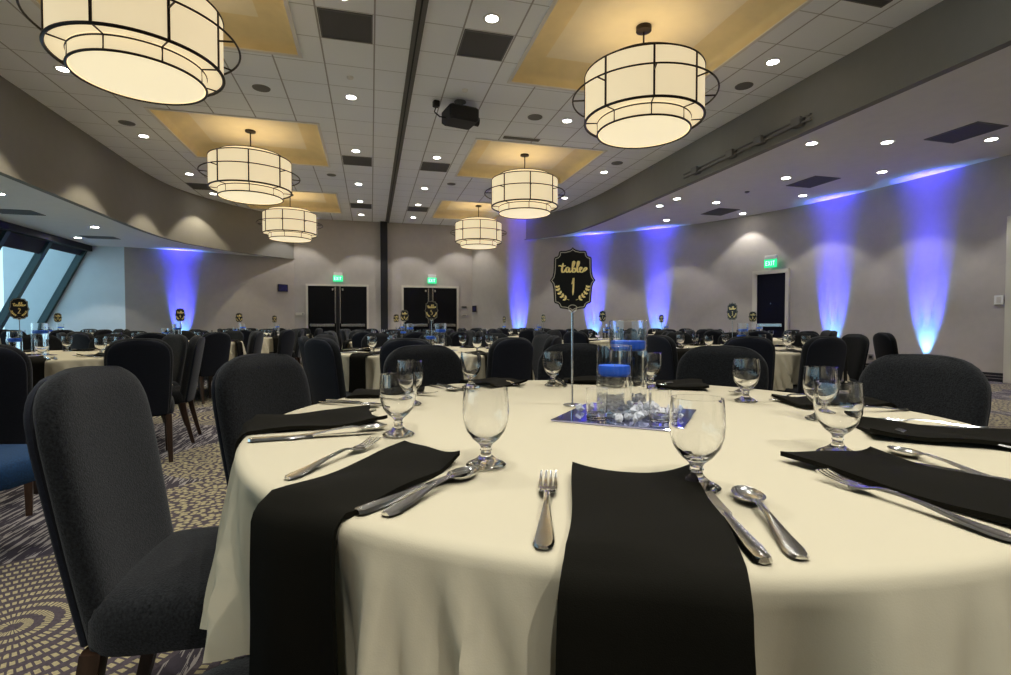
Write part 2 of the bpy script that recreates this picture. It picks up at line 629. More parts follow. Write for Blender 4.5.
win = struct(link('window_1', None))
for k in range(len(gl) - 1):
    y1, y0 = gl[k], gl[k + 1]
    g = G()
    g.add([(gx(0), y0, 0), (gx(0), y1, 0), (gx(HL), y1, HL), (gx(HL), y0, HL)], [(0, 1, 2, 3)])
    g.build('pane', pane_m, win, smooth=0)
for y in gl:
    g = G()
    w = .07
    g.loft([[(gx(z) + .12, y - w, z), (gx(z) + .12, y + w, z), (gx(z) - .06, y + w, z), (gx(z) - .06, y - w, z)] for z in (0, HL)])
    g.build('mullion', teal_m, win, smooth=0)
g = G()
g.loft([[(gx(HL) + .16, y, HL), (gx(HL) + .16, y, HL - .16), (gx(HL) - .15, y, HL - .16), (gx(HL) - .15, y, HL)] for y in (-7, 17.6)])
g.build('header', black_m, win, smooth=0)
g = G()
for k, (y0, y1) in enumerate(zip(gl[1:], gl[:-1])):
    dp = (0.16, 0.34, 0.34, 0.4, 0.3)[k % 5]
    z0 = HL - .14 - dp
    g.loft([[(gx(HL - .14) + .05, y, HL - .14), (gx(z0) + .05, y, z0), (gx(z0) + .02, y, z0), (gx(HL - .14) + .02, y, HL - .14)] for y in (y0 + .08, y1 - .08)])
g.build('blind', blind_m, win, smooth=0)
G().box(gx(0) - .1, gx(0) + .18, -7, 17.6, 0, .25).build('sill', teal_m, win, smooth=0)
# ground outside, pale paving and a far white parapet seen through the glass
# baseboards
for nm, pts in (('baseboard_right', RWs), ('baseboard_back', [(3.76, 19.4), (-2.6, 19.4)]), ('baseboard_left', [LW[2], LW[1], LW[0]])):
    b = struct(strip(pts, 0, .155, 0, 0.018).build(nm, base_m))
    strip(pts, .05, .058, 0.018, 0.021).build('line', baseline_m, b)
    strip(pts, .10, .108, 0.018, 0.021).build('line', baseline_m, b)

# doors in the back wall (double) ------------------------------------------------


def double_door(name, x0, x1, top):
    d = struct(link(name, None, None, (0, 19.4, 0)))
    g = G()
    w = .07
    g.box(x0 - w, x0, -.05, 0.01, 0, top + w)
    g.box(x1, x1 + w, -.05, 0.01, 0, top + w)
    g.box(x0, x1, -.05, 0.01, top, top + w)
    g.build('frame', frame_m, d, smooth=0)
    xm = (x0 + x1) / 2
    for s, (a, b) in enumerate(((x0, xm - .05), (xm + .05, x1))):
        leaf = G().box(a + .006, b - .006, -.03, 0.005, 0.01, top - .006, bev=.004).build('door_leaf', door_m, d, smooth=0)
        g = G()
        g.box(a + .06, b - .06, -.09, -.06, 0.93, 1.03, bev=.008)
        g.box(a + .06, a + .12, -.07, -.028, 0.94, 1.02)
        g.box(b - .12, b - .06, -.07, -.028, 0.94, 1.02)
        g.build('push_bar', chrome_m, leaf, smooth=0)
        G().box(xm + (.14 if s else -.2), xm + (.2 if s else -.14), -.05, -.028, top - .16, top - .08, bev=.004).build('closer', chrome_m, leaf, smooth=0)
    g = G()
    g.box(xm - .05, xm + .05, -.045, 0.005, 0, top)
    g.build('center_post', dark_m, d, smooth=0)
    g = G()
    for q in (-.1, .07):
        g.box(xm + q, xm + q + .03, -.055, -.028, 1.05, top - .02)
    g.build('latch_rod', chrome_m, d, smooth=0)
    return d


double_door('door_1', -2.15, -0.14, 2.38)
double_door('door_2', 1.17, 3.16, 2.38)

# door in the right wall
dang = radians(109.0)
d3 = struct(link('door_3', None, None, (10.06, 11.17, 0), dang))
# local x runs along the wall (away from the camera), local y points into the room
wv = 0.37
g = G()
g.box(-wv - .08, -wv, -.12, .05, 0, 2.42)
g.box(wv, wv + .13, -.12, .06, 0, 2.42)
g.box(-wv - .08, wv + .08, -.12, .07, 2.32, 2.42)
g.build('frame', frame_m, d3, smooth=0)
leaf = G().box(-wv, wv, -.1, .045, 0.01, 2.32, bev=.005).build('door_leaf', navyd_m, d3, smooth=0)
G().box(-wv + .05, wv - .05, .075, .10, .95, 1.03, bev=.006).build('push_bar', chrome_m, leaf, smooth=0)
G().lathe([(0, 0), (.012, 0), (.012, .01), (0, .01)], 12, mtx=Matrix.Translation((0, .045, 1.55)) @ Matrix.Rotation(-pi / 2, 4, 'X')).build('peephole', chrome_m, leaf)
# white jamb at the right edge of the picture
t6 = G().box(10.56, 10.74, 6.28, 6.40, 0, 2.86, bev=.006)
struct(t6.build('trim_6', frame_m, smooth=0))

# exit signs --------------------------------------------------------------------
LET = {'E': [(0, 0, .2, 1), (0, 0, .7, .18), (0, .41, .6, .59), (0, .82, .7, 1)], 'I': [(.2, 0, .42, 1)], 'T': [(.25, 0, .47, 1), (0, .82, .72, 1)]}


def exit_sign(loc, rz, label):
    t = thing('exit_sign', loc, rz, label, 'exit sign', 'lit exit signs over the doors')
    # local +x across, face towards local -y
    G().box(-.15, .15, -.035, .03, 0.19, 0.30, bev=.008).build('housing', white_m, t, smooth=0)
    f = G().box(-.165, .165, -.03, -.012, -.02, 0.20, bev=.003).build('face_panel', green_m, t, smooth=0)
    g = G()
    x = -.125
    for ch in 'EXIT':
        if ch == 'X':
            for sgn in (1, -1):
                mt = Matrix.Translation((x + .03, -.033, .09)) @ Matrix.Rotation(sgn * .42, 4, 'Y')
                g.box(-.008, .008, 0, .002, -.065, .065, mtx=mt)
        else:
            for (a, b, c, d) in LET[ch]:
                g.box(x + a * .075, x + c * .075, -.033, -.031, .03 + b * .12, .03 + d * .12)
        x += .068 if ch != 'I' else .05
    g.build('lettering', exitl_m, f, smooth=0)
    G().box(-.02, .02, 0.0, .06, 0.24, 0.29).build('bracket', white_m, t, smooth=0)
    return t


exit_sign((-1.13, 19.34, 2.56), 0, 'green lit exit sign above the left double doors of the back wall')
exit_sign((2.22, 19.34, 2.56), 0, 'green lit exit sign above the right double doors of the back wall')
exit_sign((10.02, 11.17, 2.50), dang + pi, 'green lit exit sign above the single dark door in the right wall')

# wall plates -------------------------------------------------------------------


def plate(name, loc, rz, w, h, m, label, cat, inner=None, d=.015):
    t = thing(name, loc, rz, label, cat)
    G().box(-w / 2, w / 2, -d, 0, -h / 2, h / 2, bev=.003).build('plate', m, t, smooth=0)
    if inner:
        for (x0, x1, z0, z1, mm, nm) in inner:
            G().box(x0, x1, -d - .006, -d + .001, z0, z1).build(nm, mm, t, smooth=0)
    return t


print_in = [(-.14, .14, -.10, .10, pic_m, 'print')]
plate('framed_print', (-2.86, 19.27, 2.27), radians(0), .33, .25, black_m, 'small dark blue framed print on the back wall left of the doors', 'picture', print_in, .03)
bpy.data.objects['framed_print'].location = (-2.95, 19.215, 2.27)
bpy.data.objects['framed_print'].rotation_euler = (0, 0, radians(26.6))
plate('room_plate', (-2.42, 19.39, 1.38), 0, .28, .09, frame_m, 'pale narrow plate on the back wall beside the left double doors', 'wall plate', [(.08, .12, -.025, .025, grille_m, 'button')])
plate('switch_plate', (3.44, 19.39, 1.67), 0, .2, .08, grille_m, 'upper grey switch plate right of the right double doors', 'light switch', [(-.07, .07, -.015, .015, dark_m, 'switch')])
plate('switch_plate', (3.44, 19.39, 1.36), 0, .2, .08, frame_m, 'lower pale switch plate right of the right double doors', 'light switch', [(-.07, .07, -.015, .015, grille_m, 'switch')])
plate('dark_wall_panel', (3.80, 19.17, 1.60), radians(-64), .26, .24, dark_m, 'small dark square panel on the wall right of the right double doors', 'wall panel', [(-.08, .08, -.07, .07, pic_m, 'screen')])
plate('wall_switch', (10.675, 6.55, 1.44), radians(-90), .14, .16, white_m, 'white wall switch beside the pale jamb on the right wall', 'light switch', [(-.03, .03, -.05, .05, frame_m, 'rocker')])
plate('wall_outlet', (10.535, 9.10, .31), radians(-81.7), .09, .13, white_m, 'left white outlet low on the right wall above the baseboard', 'outlet', [(-.02, .02, -.04, .04, grille_m, 'socket')])
plate('wall_outlet', (10.555, 8.82, .30), radians(-82.5), .11, .12, grille_m, 'right grey outlet low on the right wall beside the lone chair', 'outlet', [(-.03, .03, -.03, .03, black_m, 'socket')])

# ------------------------------------------------------------------ ceiling fixtures
ORD = ['first', 'second', 'third', 'fourth', 'fifth', 'sixth', 'seventh', 'eighth', 'ninth', 'tenth', 'eleventh', 'twelfth']
dl_rim = G().lathe([(.075, -.002), (.105, -.004), (.11, 0.002), (.105, .004), (.078, .006), (.075, -.002)], 28).mesh('trim_ring', white_m)
dl_lens = G().lathe([(0, -.001), (.076, -.001), (.076, .012), (0, .012)], 28).mesh('lens', lens_m)


def downlight(x, y, z, label, power, group='recessed downlights', col=WARM):
    t = thing('recessed_downlight', (x, y, z - .004), 0, label, 'downlight', group)
    link('trim_ring', dl_rim, t)
    link('lens', dl_lens, t)
    spot('downlight_beam', (0, 0, -.03), power, col, parent=t)


cols = [(-4.33, 'column beside the left bulkhead', [-1.9, .8, 3.5, 6.2, 9.0, 11.76, 14.41, 16.4]),
        (-0.29, 'column left of the track', [-1.9, .8, 3.5, 6.2, 8.9, 11.6, 14.3, 16.3, 18.25]),
        (1.45, 'column right of the track', [-1.9, .8, 3.5, 6.2, 8.9, 11.6, 14.3, 16.3, 18.25]),
        (5.55, 'column beside the right bulkhead', [-1.9, .8, 3.5, 6.2, 8.9, 11.67, 14.32])]
for x, desc, yl in cols:
    for k, y in enumerate(reversed(yl)):
        downlight(x, y, H, 'round ceiling downlight, %s from back wall in the %s' % (ORD[k], desc), P_DOWN * (.5 if y > 18 else .75 if y > 15 else 1.55 if y < 0 else .85 if 3 < y < 4 else 1), col=(1.0, .90, .66) if x < -4 else WARM)
downlight(3.50, 8.92, H, 'round ceiling downlight between the two nearest right coffers', P_DOWN)
downlight(-2.35, 8.92, H, 'round ceiling downlight between the two nearest left coffers', P_DOWN)
downlight(-2.35, 18.45, H, 'round ceiling downlight behind the farthest left chandelier', P_DOWN * .5)
downlight(3.20, 18.45, H, 'round ceiling downlight behind the farthest right chandelier', P_DOWN * .5)
for x, desc, yl in ((9.52, 'row beside the right wall', [.6, 2.4, 4.2, 6.0, 7.8, 9.67, 11.63]), (8.05, 'middle row of the right soffit', [0.1, 2.25, 4.35, 6.52, 8.6, 10.75, 12.9])):
    for k, y in enumerate(reversed(yl)):
        downlight(x, y, HR, 'soffit downlight, %s from the far end of the %s' % (ORD[k], desc), P_SOFF_R, 'right soffit downlights')
for x, desc, yl in ((6.92, 'inner row of the right soffit', [6.87, 10.66, 11.4]),):
    for k, y in enumerate(reversed(yl)):
        downlight(x, y, HR, 'soffit downlight, %s from the far end of the %s' % (ORD[k], desc), P_SOFF_R * .6, 'right soffit downlights')
for k, (x, y) in enumerate(((-7.45, 16.0), (-6.25, 14.16), (-6.28, 11.0), (-6.28, 8.0), (-6.28, 5.0))):
    downlight(x, y, HL, 'left soffit downlight, %s from the back wall' % ORD[k], P_SOFF_L, 'left soffit downlights')

# air vents


def vent(x, y, z, w, d, label, group):
    t = thing('air_vent', (x, y, z), 0, label, 'vent', group)
    g = G()
    e = .02
    for (a, b, c, f) in ((-w / 2, w / 2, -d / 2, -d / 2 + e), (-w / 2, w / 2, d / 2 - e, d / 2), (-w / 2, -w / 2 + e, -d / 2 + e, d / 2 - e), (w / 2 - e, w / 2, -d / 2 + e, d / 2 - e)):
        g.box(a, b, c, f, -.012, .002)
    g.build('frame', grille_m, t, smooth=0)
    G().box(-w / 2 + e, w / 2 - e, -d / 2 + e, d / 2 - e, -.007, .002).build('grille', vent_m, t, smooth=0)


for (x, nm) in ((-.275, 'left'), (1.49, 'right')):
    for y, r in ((6.82, 'nearest'), (12.3, 'middle'), (16.9, 'farthest')):
        vent(x, y, H, .64, .64, '%s square dark air vent on the %s side of the ceiling track' % (r, nm), 'square ceiling vents')
vent(-4.38, 15.63, H, .64, .64, 'square dark air vent near the left bulkhead behind the chandelier', 'square ceiling vents')
vent(2.95, 10.0, H, .75, .12, 'narrow slot vent at the near edge of the second right coffer', 'slot vents')
vent(5.45, 4.75, H, .75, .14, 'narrow dark slot vent at the corner of the nearest right coffer', 'slot vents')
for y, r in ((5.9, 'nearest'), (8.7, 'middle'), (11.6, 'farthest')):
    vent(8.8, y, HR, .62, .75, '%s large dark vent in the right soffit' % r, 'right soffit vents')
vent(-6.95, 12.67, HL, .75, .5, 'nearer dark vent in the left soffit by the windows', 'left soffit vents')
vent(-6.85, 15.8, HL, .75, .4, 'farther dark vent in the left soffit by the windows', 'left soffit vents')

# ceiling speakers and sensors
spk = [(-1.65, 8.92, .13, 'left of the ceiling track beside the nearest left coffer'), (-4.35, 11.08, .13, 'near the left bulkhead'), (2.88, 8.91, .13, 'between the two nearest right coffers'),
       (5.67, 6.93, .13, 'near the right bulkhead beside the nearest coffer'), (5.53, 10.94, .13, 'near the right bulkhead beside the second coffer'), (-.93, 13.61, .11, 'left of the track beyond the second left coffer'), (2.09, 13.67, .11, 'right of the track beyond the second right coffer')]
for x, y, r, d in spk:
    t = thing('ceiling_speaker', (x, y, H), 0, 'round grey ceiling speaker grille ' + d, 'speaker', 'round ceiling speakers')
    G().lathe([(r - .012, -.008), (r, -.008), (r + .005, .002), (r - .012, .002), (r - .012, -.008)], 28).build('rim', grille_m, t)
    G().lathe([(0, -.007), (r - .014, -.005), (r - .014, .002), (0, .002)], 28).build('grille', grille_m, t)
for x, y, z, d in ((-.28, 8.19, H, 'left of the ceiling track'), (1.47, 8.17, H, 'above the projector'), (8.05, 9.7, HR, 'in the right soffit')):
    t = thing('smoke_detector', (x, y, z), 0, 'small round ceiling sensor ' + d, 'sensor')
    G().lathe([(0, -.03), (.03, -.03), (.045, -.02), (.05, 0.002), (0, .002)], 20).build('housing', soff_m if z == H else grille_m, t)

# track with small fixtures on the right bulkhead
t = thing('wall_track', (6.36, 7.9, HR + .12), 0, 'grey accessory rail with small clamps along the right bulkhead edge', 'rail')
g = G()
g.box(-.05, -.02, -1.6, 1.6, -.012, .012)
g.box(-.05, -.02, -1.6, 1.6, .06, .08)
g.build('rail', grille_m, t, smooth=0)
for q in (-1.35, -.55, .15, 1.2):
    G().box(-.09, .035, q - .09, q + .09, -.03, .1, bev=.01).build('clamp', grille_m, t, smooth=0)

# projector
t = thing('projector', (1.47, 8.62, H), radians(12), 'black ceiling-mounted projector hanging right of the dark track', 'projector')
b = G().box(-.26, .26, -.22, .22, -.37, -.13, bev=.03).build('body', black_m, t, smooth=0)
G().lathe([(.02, 0), (.07, 0), (.075, .11), (.06, .11), (.05, .04), (.0, .04)], 20, mtx=Matrix.Translation((.24, .05, -.26)) @ Matrix.Rotation(pi / 2, 4, 'Y')).build('lens', dark_m, b)
G().lathe([(0, -.14), (.035, -.14), (.035, -.012), (.1, -.012), (.1, 0.002), (0, .002)], 16).build('mount_pole', grille_m, t)
G().box(-.42, -.32, .10, .2, -.1, .002, bev=.01).build('outlet_box', black_m, t, smooth=0)
G().tube([(-.37, .15, -.09), (-.41, .12, -.2), (-.42, .05, -.24), (-.36, .0, -.31), (-.25, 0, -.31)], .012).build('cable', black_m, t)

# ------------------------------------------------------------------ chandeliers


def make_chandelier(loc, label):
    t = thing('drum_chandelier', loc, 0, label, 'chandelier', 'drum chandeliers hung in the ceiling coffers')
    ht = 0.39 + CAM_Z + 3.93 - .39      # keep numbers relative to the canopy
    zc = 0.0                             # canopy underside level, coffer panel
    z_top, z_bot, z_low, z_up = -.60, -1.21, -1.36, -.50
    R, Ri, Ro = .765, .60, .93
    G().lathe([(0, .03), (.10, .03), (.10, -.03), (.03, -.045), (0, -.045)], 24).build('canopy', bronze_m, t)
    G().tube([(0, 0, -.03), (0, 0, z_top - .02)], .012).build('rod', bronze_m, t)
    # drum: a thin open cylinder with an inward flange at its foot
    G().lathe([(R, z_top), (R, z_bot), (R - .012, z_bot), (R - .012, z_top), (R, z_top)], 64).build('drum_shade', shade_m, t)
    G().lathe([(R - .01, z_bot + .012), (Ri + .0, z_bot + .012), (Ri, z_bot + .02), (R - .01, z_bot + .02), (R - .01, z_bot + .012)], 64).build('shade_flange', shade_m, t)
    G().lathe([(Ri, z_bot + .01), (Ri, z_low), (Ri - .012, z_low), (Ri - .012, z_bot + .01), (Ri, z_bot + .01)], 64).build('lower_shade', shade_m, t)
    G().lathe([(Ri - .02, z_low + .01), (Ri * .6, z_low - .012), (0, z_low - .02), (0, z_low - .012), (Ri * .6, z_low - .004), (Ri - .02, z_low + .018)], 64).build('diffuser', diff_m, t)
    G().lathe([(Ri, z_up), (Ri, z_top - .02), (Ri - .012, z_top - .02), (Ri - .012, z_up), (Ri, z_up)], 64).build('upper_shade', shade_m, t)
    for (rr, zz, tt) in ((R, z_top, .011), (R, z_bot, .017), (Ri, z_bot - .01, .009), (Ri, z_low, .013), (Ri, z_up, .008)):
        G().torus(rr, tt, (0, 0, zz), 64, 8).build('rim', bronze_m, t)
    G().torus(Ro, .011, (0, 0, (z_top + z_bot) / 2 + .0), 72, 8).build('halo_ring', bronze_m, t)
    zm = (z_top + z_bot) / 2
    for k in range(8):
        a = 2 * pi * k / 8 + radians(15 + 22.5)
        c, s = cos(a), sin(a)
        G().box(-.012, .012, -.008, .012, z_bot, z_top, mtx=Matrix.Translation((R * c, R * s, 0)) @ Matrix.Rotation(a - pi / 2, 4, 'Z')).build('bar', bronze_m, t, smooth=0)
        G().tube([(R * c, R * s, zm), (Ro * c, Ro * s, zm)], .01, 6).build('bracket', bronze_m, t)
        G().tube([(R * c, R * s, z_bot), (Ri * c, Ri * s, z_bot - .005), (Ri * c, Ri * s, z_low)], .009, 6).build('lower_strut', bronze_m, t)
    for k in range(3):
        a = 2 * pi * k / 3
        G().tube([(0, 0, z_top - .01), (R * cos(a), R * sin(a), z_top)], .008, 6).build('spider_arm', bronze_m, t)
    l = bpy.data.lights.new('chandelier_bulb', 'POINT')
    l.energy = P_BULB
    l.color = (1.0, 0.86, 0.62)
    l.shadow_soft_size = .12
    o = bpy.data.objects.new('chandelier_bulb', l)
    COL.objects.link(o)
    o.parent = t
    o.location = (0, 0, -.85)
    return t


CH0 = None
for x, side in ((-2.35, 'left'), (3.48, 'right')):
    for y, r in ((6.22, 'nearest'), (11.54, 'middle'), (16.84, 'farthest')):
        lab = '%s lit drum chandelier of the %s row, hung in a ceiling coffer' % (r, side)
        if CH0 is None:
            CH0 = make_chandelier((x + .04, y, H + .18), lab)
        else:
            clone(CH0, (x + (.04 if y < 8 else 0), y, H + (.18 if y < 8 else .21)), radians(-12.8 if (y < 8) else -28.9 if (x < 0 and y < 14) else 0), lab)

# ------------------------------------------------------------------ blue uplights along the walls
UP = [(5.02, 17.3, 140.2, 'first blue uplight from the back along the right wall'), (7.06, 15.55, 138.2, 'second blue uplight from the back along the right wall'), (8.52, 14.09, 131.0, 'third blue uplight from the back along the right wall'),
      (10.45, 9.70, 98.3, 'blue uplight on the floor right of the single dark door'), (10.64, 7.74, 93.2, 'nearest blue uplight on the floor of the right wall'), (-5.66, 17.97, 15.2 + 180, 'blue uplight at the foot of the left back wall')]
for (x, y, a, lab) in UP:
    a = radians(a)
    n = Vector((-sin(a), cos(a), 0))          # into the room
    p = Vector((x, y, 0)) + n * .13
    t = thing('uplight', (p.x, p.y, 0), a, lab, 'uplight', 'blue uplights along the walls')
    G().box(-.30, .30, -.05, .05, .03, .14, bev=.012).build('housing', black_m, t, smooth=0)
    for q in (-.2, 0, .2):
        G().lathe([(0, .139), (.035, .139), (.035, .143), (0, .146)], 16, (q, 0, 0)).build('lens', blue_m, t)
    for q in (-.27, .27):
        G().box(q - .02, q + .02, -.06, .06, 0, .031, bev=.004).build('foot', black_m, t, smooth=0)
    # beams lean a little toward the wall
    for q in (-.2, 0, .2):
        spot('uplight_beam', (q, 0, .16), P_UP * (1.0 if q == 0 else .7), (0.045, 0.03, 1.0), radians(16), 1.0, .02, t, (pi + radians(2.6), 0, 0))
    spot('uplight_core', (0, 0, .16), P_UP * .09, (0.14, 0.42, 1.0), radians(40), 1.0, .02, t, (pi + radians(9.0), 0, 0))

# ------------------------------------------------------------------ banquet chair


def sq_ring(cx, cy, z, w, d, n=24, p=4.0, bend=0.0):
    r = []
    for k in range(n):
        a = 2 * pi * k / n
        c, s = cos(a), sin(a)
        x = w * (abs(c) ** (2 / p)) * (1 if c >= 0 else -1)
        y = d * (abs(s) ** (2 / p)) * (1 if s >= 0 else -1)
        r.append((cx + x, cy + y + bend * (x / w if w else 0) ** 2 * 1.0, z))
    return r


def chair_back(front):
    """Half of the upright: front pad (front=True) or rear panel. Local: back of the chair is at -y."""
    g = G()
    rings = []
    W, z0, z1, Rc = (.200, .34, .912, .112) if front else (.197, .35, .898, .108)
    n = 22
    for i in range(n + 1):
        t = i / n
        z = z0 + (z1 - z0) * t
        if i >= n - 7:
            q = (i - (n - 7)) / 7
            z = (z1 - Rc) + Rc * sin(q * pi / 2)
            w = W - Rc * (1 - cos(q * pi / 2)) * .9
        else:
            z = z0 + (z1 - Rc - z0) * i / (n - 7)
            w = W + .003 - .022 * (1 - i / (n - 7)) + .004 * sin(pi * i / (n - 7))
        yb = -.200 - .095 * (z - z0) / (z1 - z0)       # rake of the back
        crown = .022 * max(0, (z - (z1 - Rc)) / Rc)
        th = .030 if z < z1 - .03 else .030 * max(.35, sqrt(max(0.0, (z1 + .004 - z) / .034)))
        if front:
            th *= 1.25
            ring = sq_ring(0, yb + .005, z, w, th, 32, 3.2, .022)
        else:
            ring = sq_ring(0, yb - .034, z, w * .93, .010 if th > .02 else .006, 32, 5.0, .022)
        rings.append([(x, y, zz - (crown * (x / W) ** 2)) for x, y, zz in ring])
    g.loft(rings)
    return g


def make_chair():
    t = thing('banquet_chair', (0, 0, 0))
    tag(t, 'charcoal chair', 'chair')
    # seat cushion
    g = G()
    prof = [(.335, .185, .20), (.34, .203, .224), (.36, .210, .234), (.41, .212, .236), (.435, .207, .231), (.450, .192, .215), (.457, .155, .175), (.460, .075, .085)]
    g.loft([sq_ring(0, .02, z, w, d, 28, 6.0) for z, w, d in prof])
    g.build('seat', fab_m, t, smooth=50)
    chair_back(True).build('backrest', fab_m, t, smooth=50)
    chair_back(False).build('back_panel', back_m, t, smooth=50)
    for sx in (-1, 1):
        g = G()
        g.loft([sq_ring(sx * .168, .185, z, w, w, 8, 5) for z, w in ((0, .015), (.33, .024), (.345, .024))])
        g.build('leg', wood_m, t)
        g = G()
        g.loft([sq_ring(sx * (.168 + .01 * (1 - z / .36)), y, z, w, w, 8, 5) for z, y, w in ((0, -.265, .015), (.12, -.235, .018), (.25, -.205, .022), (.345, -.19, .022))])
        g.build('leg', wood_m, t)
    return t


CHAIR = make_chair()
chair_used = [False]


def place_chair(x, y, rz, label, group):
    if not chair_used[0]:
        chair_used[0] = True
        CHAIR.location = (x, y, 0)
        CHAIR.rotation_euler = (0, 0, rz)
        tag(CHAIR, label, None, group)
        return CHAIR
    return clone(CHAIR, (x, y, 0), rz, label, group)


# ------------------------------------------------------------------ table linen and ware
TR, TZ = .912, .755
CT = .76


def cloth_mesh(seed=3):
    rnd = random.Random(seed)
    n = 360
    hang = .275
    folds = []
    for _ in range(10):
        sg = rnd.choice((-1, 1))
        fl = []
        for k in range(4):
            u0 = .34 + .11 * k + rnd.uniform(-.03, .03)
            fl.append((u0, sg * rnd.uniform(.04, .16), rnd.uniform(.026, .045), rnd.uniform(.035, .075) * (1 if k % 2 == 0 else .75)))
        folds.append(fl)
    rings = []
    for r in (.25, .55, .80, .890):
        rings.append([(r * cos(2 * pi * k / n), r * sin(2 * pi * k / n), CT) for k in range(n)])
    for q in (30, 60):
        a = radians(q)
        r = .894 + .02 * sin(a)
        z = CT - .02 * (1 - cos(a))
        rings.append([(r * cos(2 * pi * k / n), r * sin(2 * pi * k / n), z) for k in range(n)])
    L = 14
    for i in range(L + 1):
        s = i / L
        ring = []
        for k in range(n):
            th = 2 * pi * k / n
            seat = th / (2 * pi / 10)
            j = int(math.floor(seat)) % 10
            u = seat - math.floor(seat)          # 0 at a seat, .5 midway
            w = sin(pi * u) ** 2
            e = math.exp(-((u - .19) / .075) ** 2) + math.exp(-((u - .81) / .075) ** 2)
            out = .012 * w * s + .012 * w * s * s - .085 * e * s ** .9 - .02 * s * (1 - w) ** 4
            for (u0, du, wd, am) in folds[j]:
                uc = u0 + du * s
                out += am * s ** .75 * math.exp(-((u - uc) / wd) ** 2) * min(1, max(0, 1.6 * w - .35))
            sk = folds[j][0][0]
            r = .9135 + .001 * s + out
            z = CT - .02 - (hang - .02 * cos(2 * pi * seat) + .02 * sk * w) * s
            ring.append((r * cos(th), r * sin(th), z))
        rings.append(ring)
    g = G()
    g.loft(rings, cap0=True, cap1=False)
    me = g.mesh('tablecloth', cloth_m, 60)
    return me


CLOTH = cloth_mesh()

# folding round table under the cloth
tt_top = G().lathe([(0, TZ), (TR - .01, TZ), (TR - .002, TZ - .006), (TR - .002, TZ - .022), (TR - .01, TZ - .028), (0, TZ - .028)], 64).mesh('tabletop', ply_m)
tt_leg = []
for a in range(4):
    an = pi / 4 + a * pi / 2
    g = G()
    c, s = cos(an), sin(an)
    g.tube([(c * .34, s * .34, TZ - .028), (c * .36, s * .36, .4), (c * .40, s * .40, .02)], .014, 8)
    g.lathe([(0, 0), (.018, 0), (.018, .03), (0, .03)], 10, (c * .402, s * .402, 0))
    tt_leg.append(g.mesh('leg', dark_m))


def napkin_mesh(seed, w=.184, r0=.60, hang=.30):
    rnd = random.Random(seed)
    path = []
    for i in range(13):
        path.append((r0 + (.901 - r0) * i / 12, CT + .010))
    for q in (20, 40, 60, 80):
        a = radians(q)
        path.append((.901 + .034 * sin(a), CT + .010 - .034 * (1 - cos(a))))
    for i in range(1, 13):
        path.append((.935 + .010 * i / 12, CT - .024 - hang * i / 12))
    nx = 15
    p1, p2 = rnd.uniform(0, 6), rnd.uniform(0, 6)
    top, bot = [], []
    for i, (r, z) in enumerate(path):
        rowt, rowb = [], []
        for j in range(nx):
            u = j / (nx - 1)
            x = (u - .5) * w * (1 + .03 * sin(i * .3 + p1)) + .004 * sin(i * .35 + p2)
            dz = 0
            dr = 0
            if i < 13:
                e = max(0, 1 - i / 4)
                dr = .018 * e * (sin(pi * u * 1.1 + p1 * .3) - .2) * (1 if seed % 2 else -1)
                dz = .0035 * (1 + sin(u * 5 + p1)) + .010 * e * (abs(u - .5) * 2) ** 3 + .003 * sin(i * .7 + u * 3 + p2)
            else:
                dr2 = .006 * sin(u * 6 + p1) * min(1, (i - 13) / 8) + .006 * min(1, (i - 13) / 6)
                dr = dr2
            rowt.append((x, -(r + dr), z + dz))
            if i < 14:
                rowb.append((x, -(r + dr), z + dz - .0085))
            else:
                rowb.append((x, -(r + dr - .0065), z + dz))
        top.append(rowt)
        bot.append(rowb)
    g = G()
    rings = []
    for a, b in zip(top, bot):
        rings.append(a + list(reversed(b)))
    g.loft(rings)
    return g.mesh('napkin', nap_m, 50)


# local frame of napkins/cutlery: table centre at the origin, diner sits at -y looking to +y
NAPS = [napkin_mesh(k) for k in range(4)]

GOB = G().lathe([(0, .0015), (.033, 0), (.0355, .003), (.031, .007), (.018, .013), (.0105, .020), (.0085, .025), (.0105, .029), (.0088, .033), (.012, .039), (.024, .049), (.034, .063), (.0395, .081), (.0412, .097), (.0402, .118), (.0380, .138),
                 (.0366, .138), (.0388, .118), (.0397, .097), (.0380, .082), (.0325, .066), (.022, .0535), (.010, .0465), (0, .045)], 32).mesh('water_goblet', goblet_m)


def slab(g, prof, th):
    """prof: (s, halfwidth, z) along +y -> a thin shaped bar."""
    rings = []
    for s, w, z in prof:
        e = min(w * .5, .002)
        rings.append([(-w, s, z), (-w + e, s, z + th * .8), (0, s, z + th), (w - e, s, z + th * .8), (w, s, z), (0, s, z - th * .25)])
    g.loft(rings)


def fork_mesh():
    g = G()
    slab(g, [(0, .006, .002), (.006, .0105, .002), (.02, .0125, .0025), (.05, .0105, .004), (.10, .006, .010), (.15, .0042, .013), (.168, .006, .010), (.178, .011, .007), (.190, .0135, .005), (.203, .0138, .0045)], .0035)
    for k in range(4):
        x = -.0115 + k * .00767
        rings = []
        for s, w, z in ((.200, .0028, .0045), (.22, .0024, .005), (.24, .0022, .008), (.258, .0014, .013)):
            rings.append([(x - w, s, z), (x - w, s, z + .0025), (x + w, s, z + .0025), (x + w, s, z)])
        g.loft(rings)
    return g.mesh('dinner_fork', steel_m, 35)


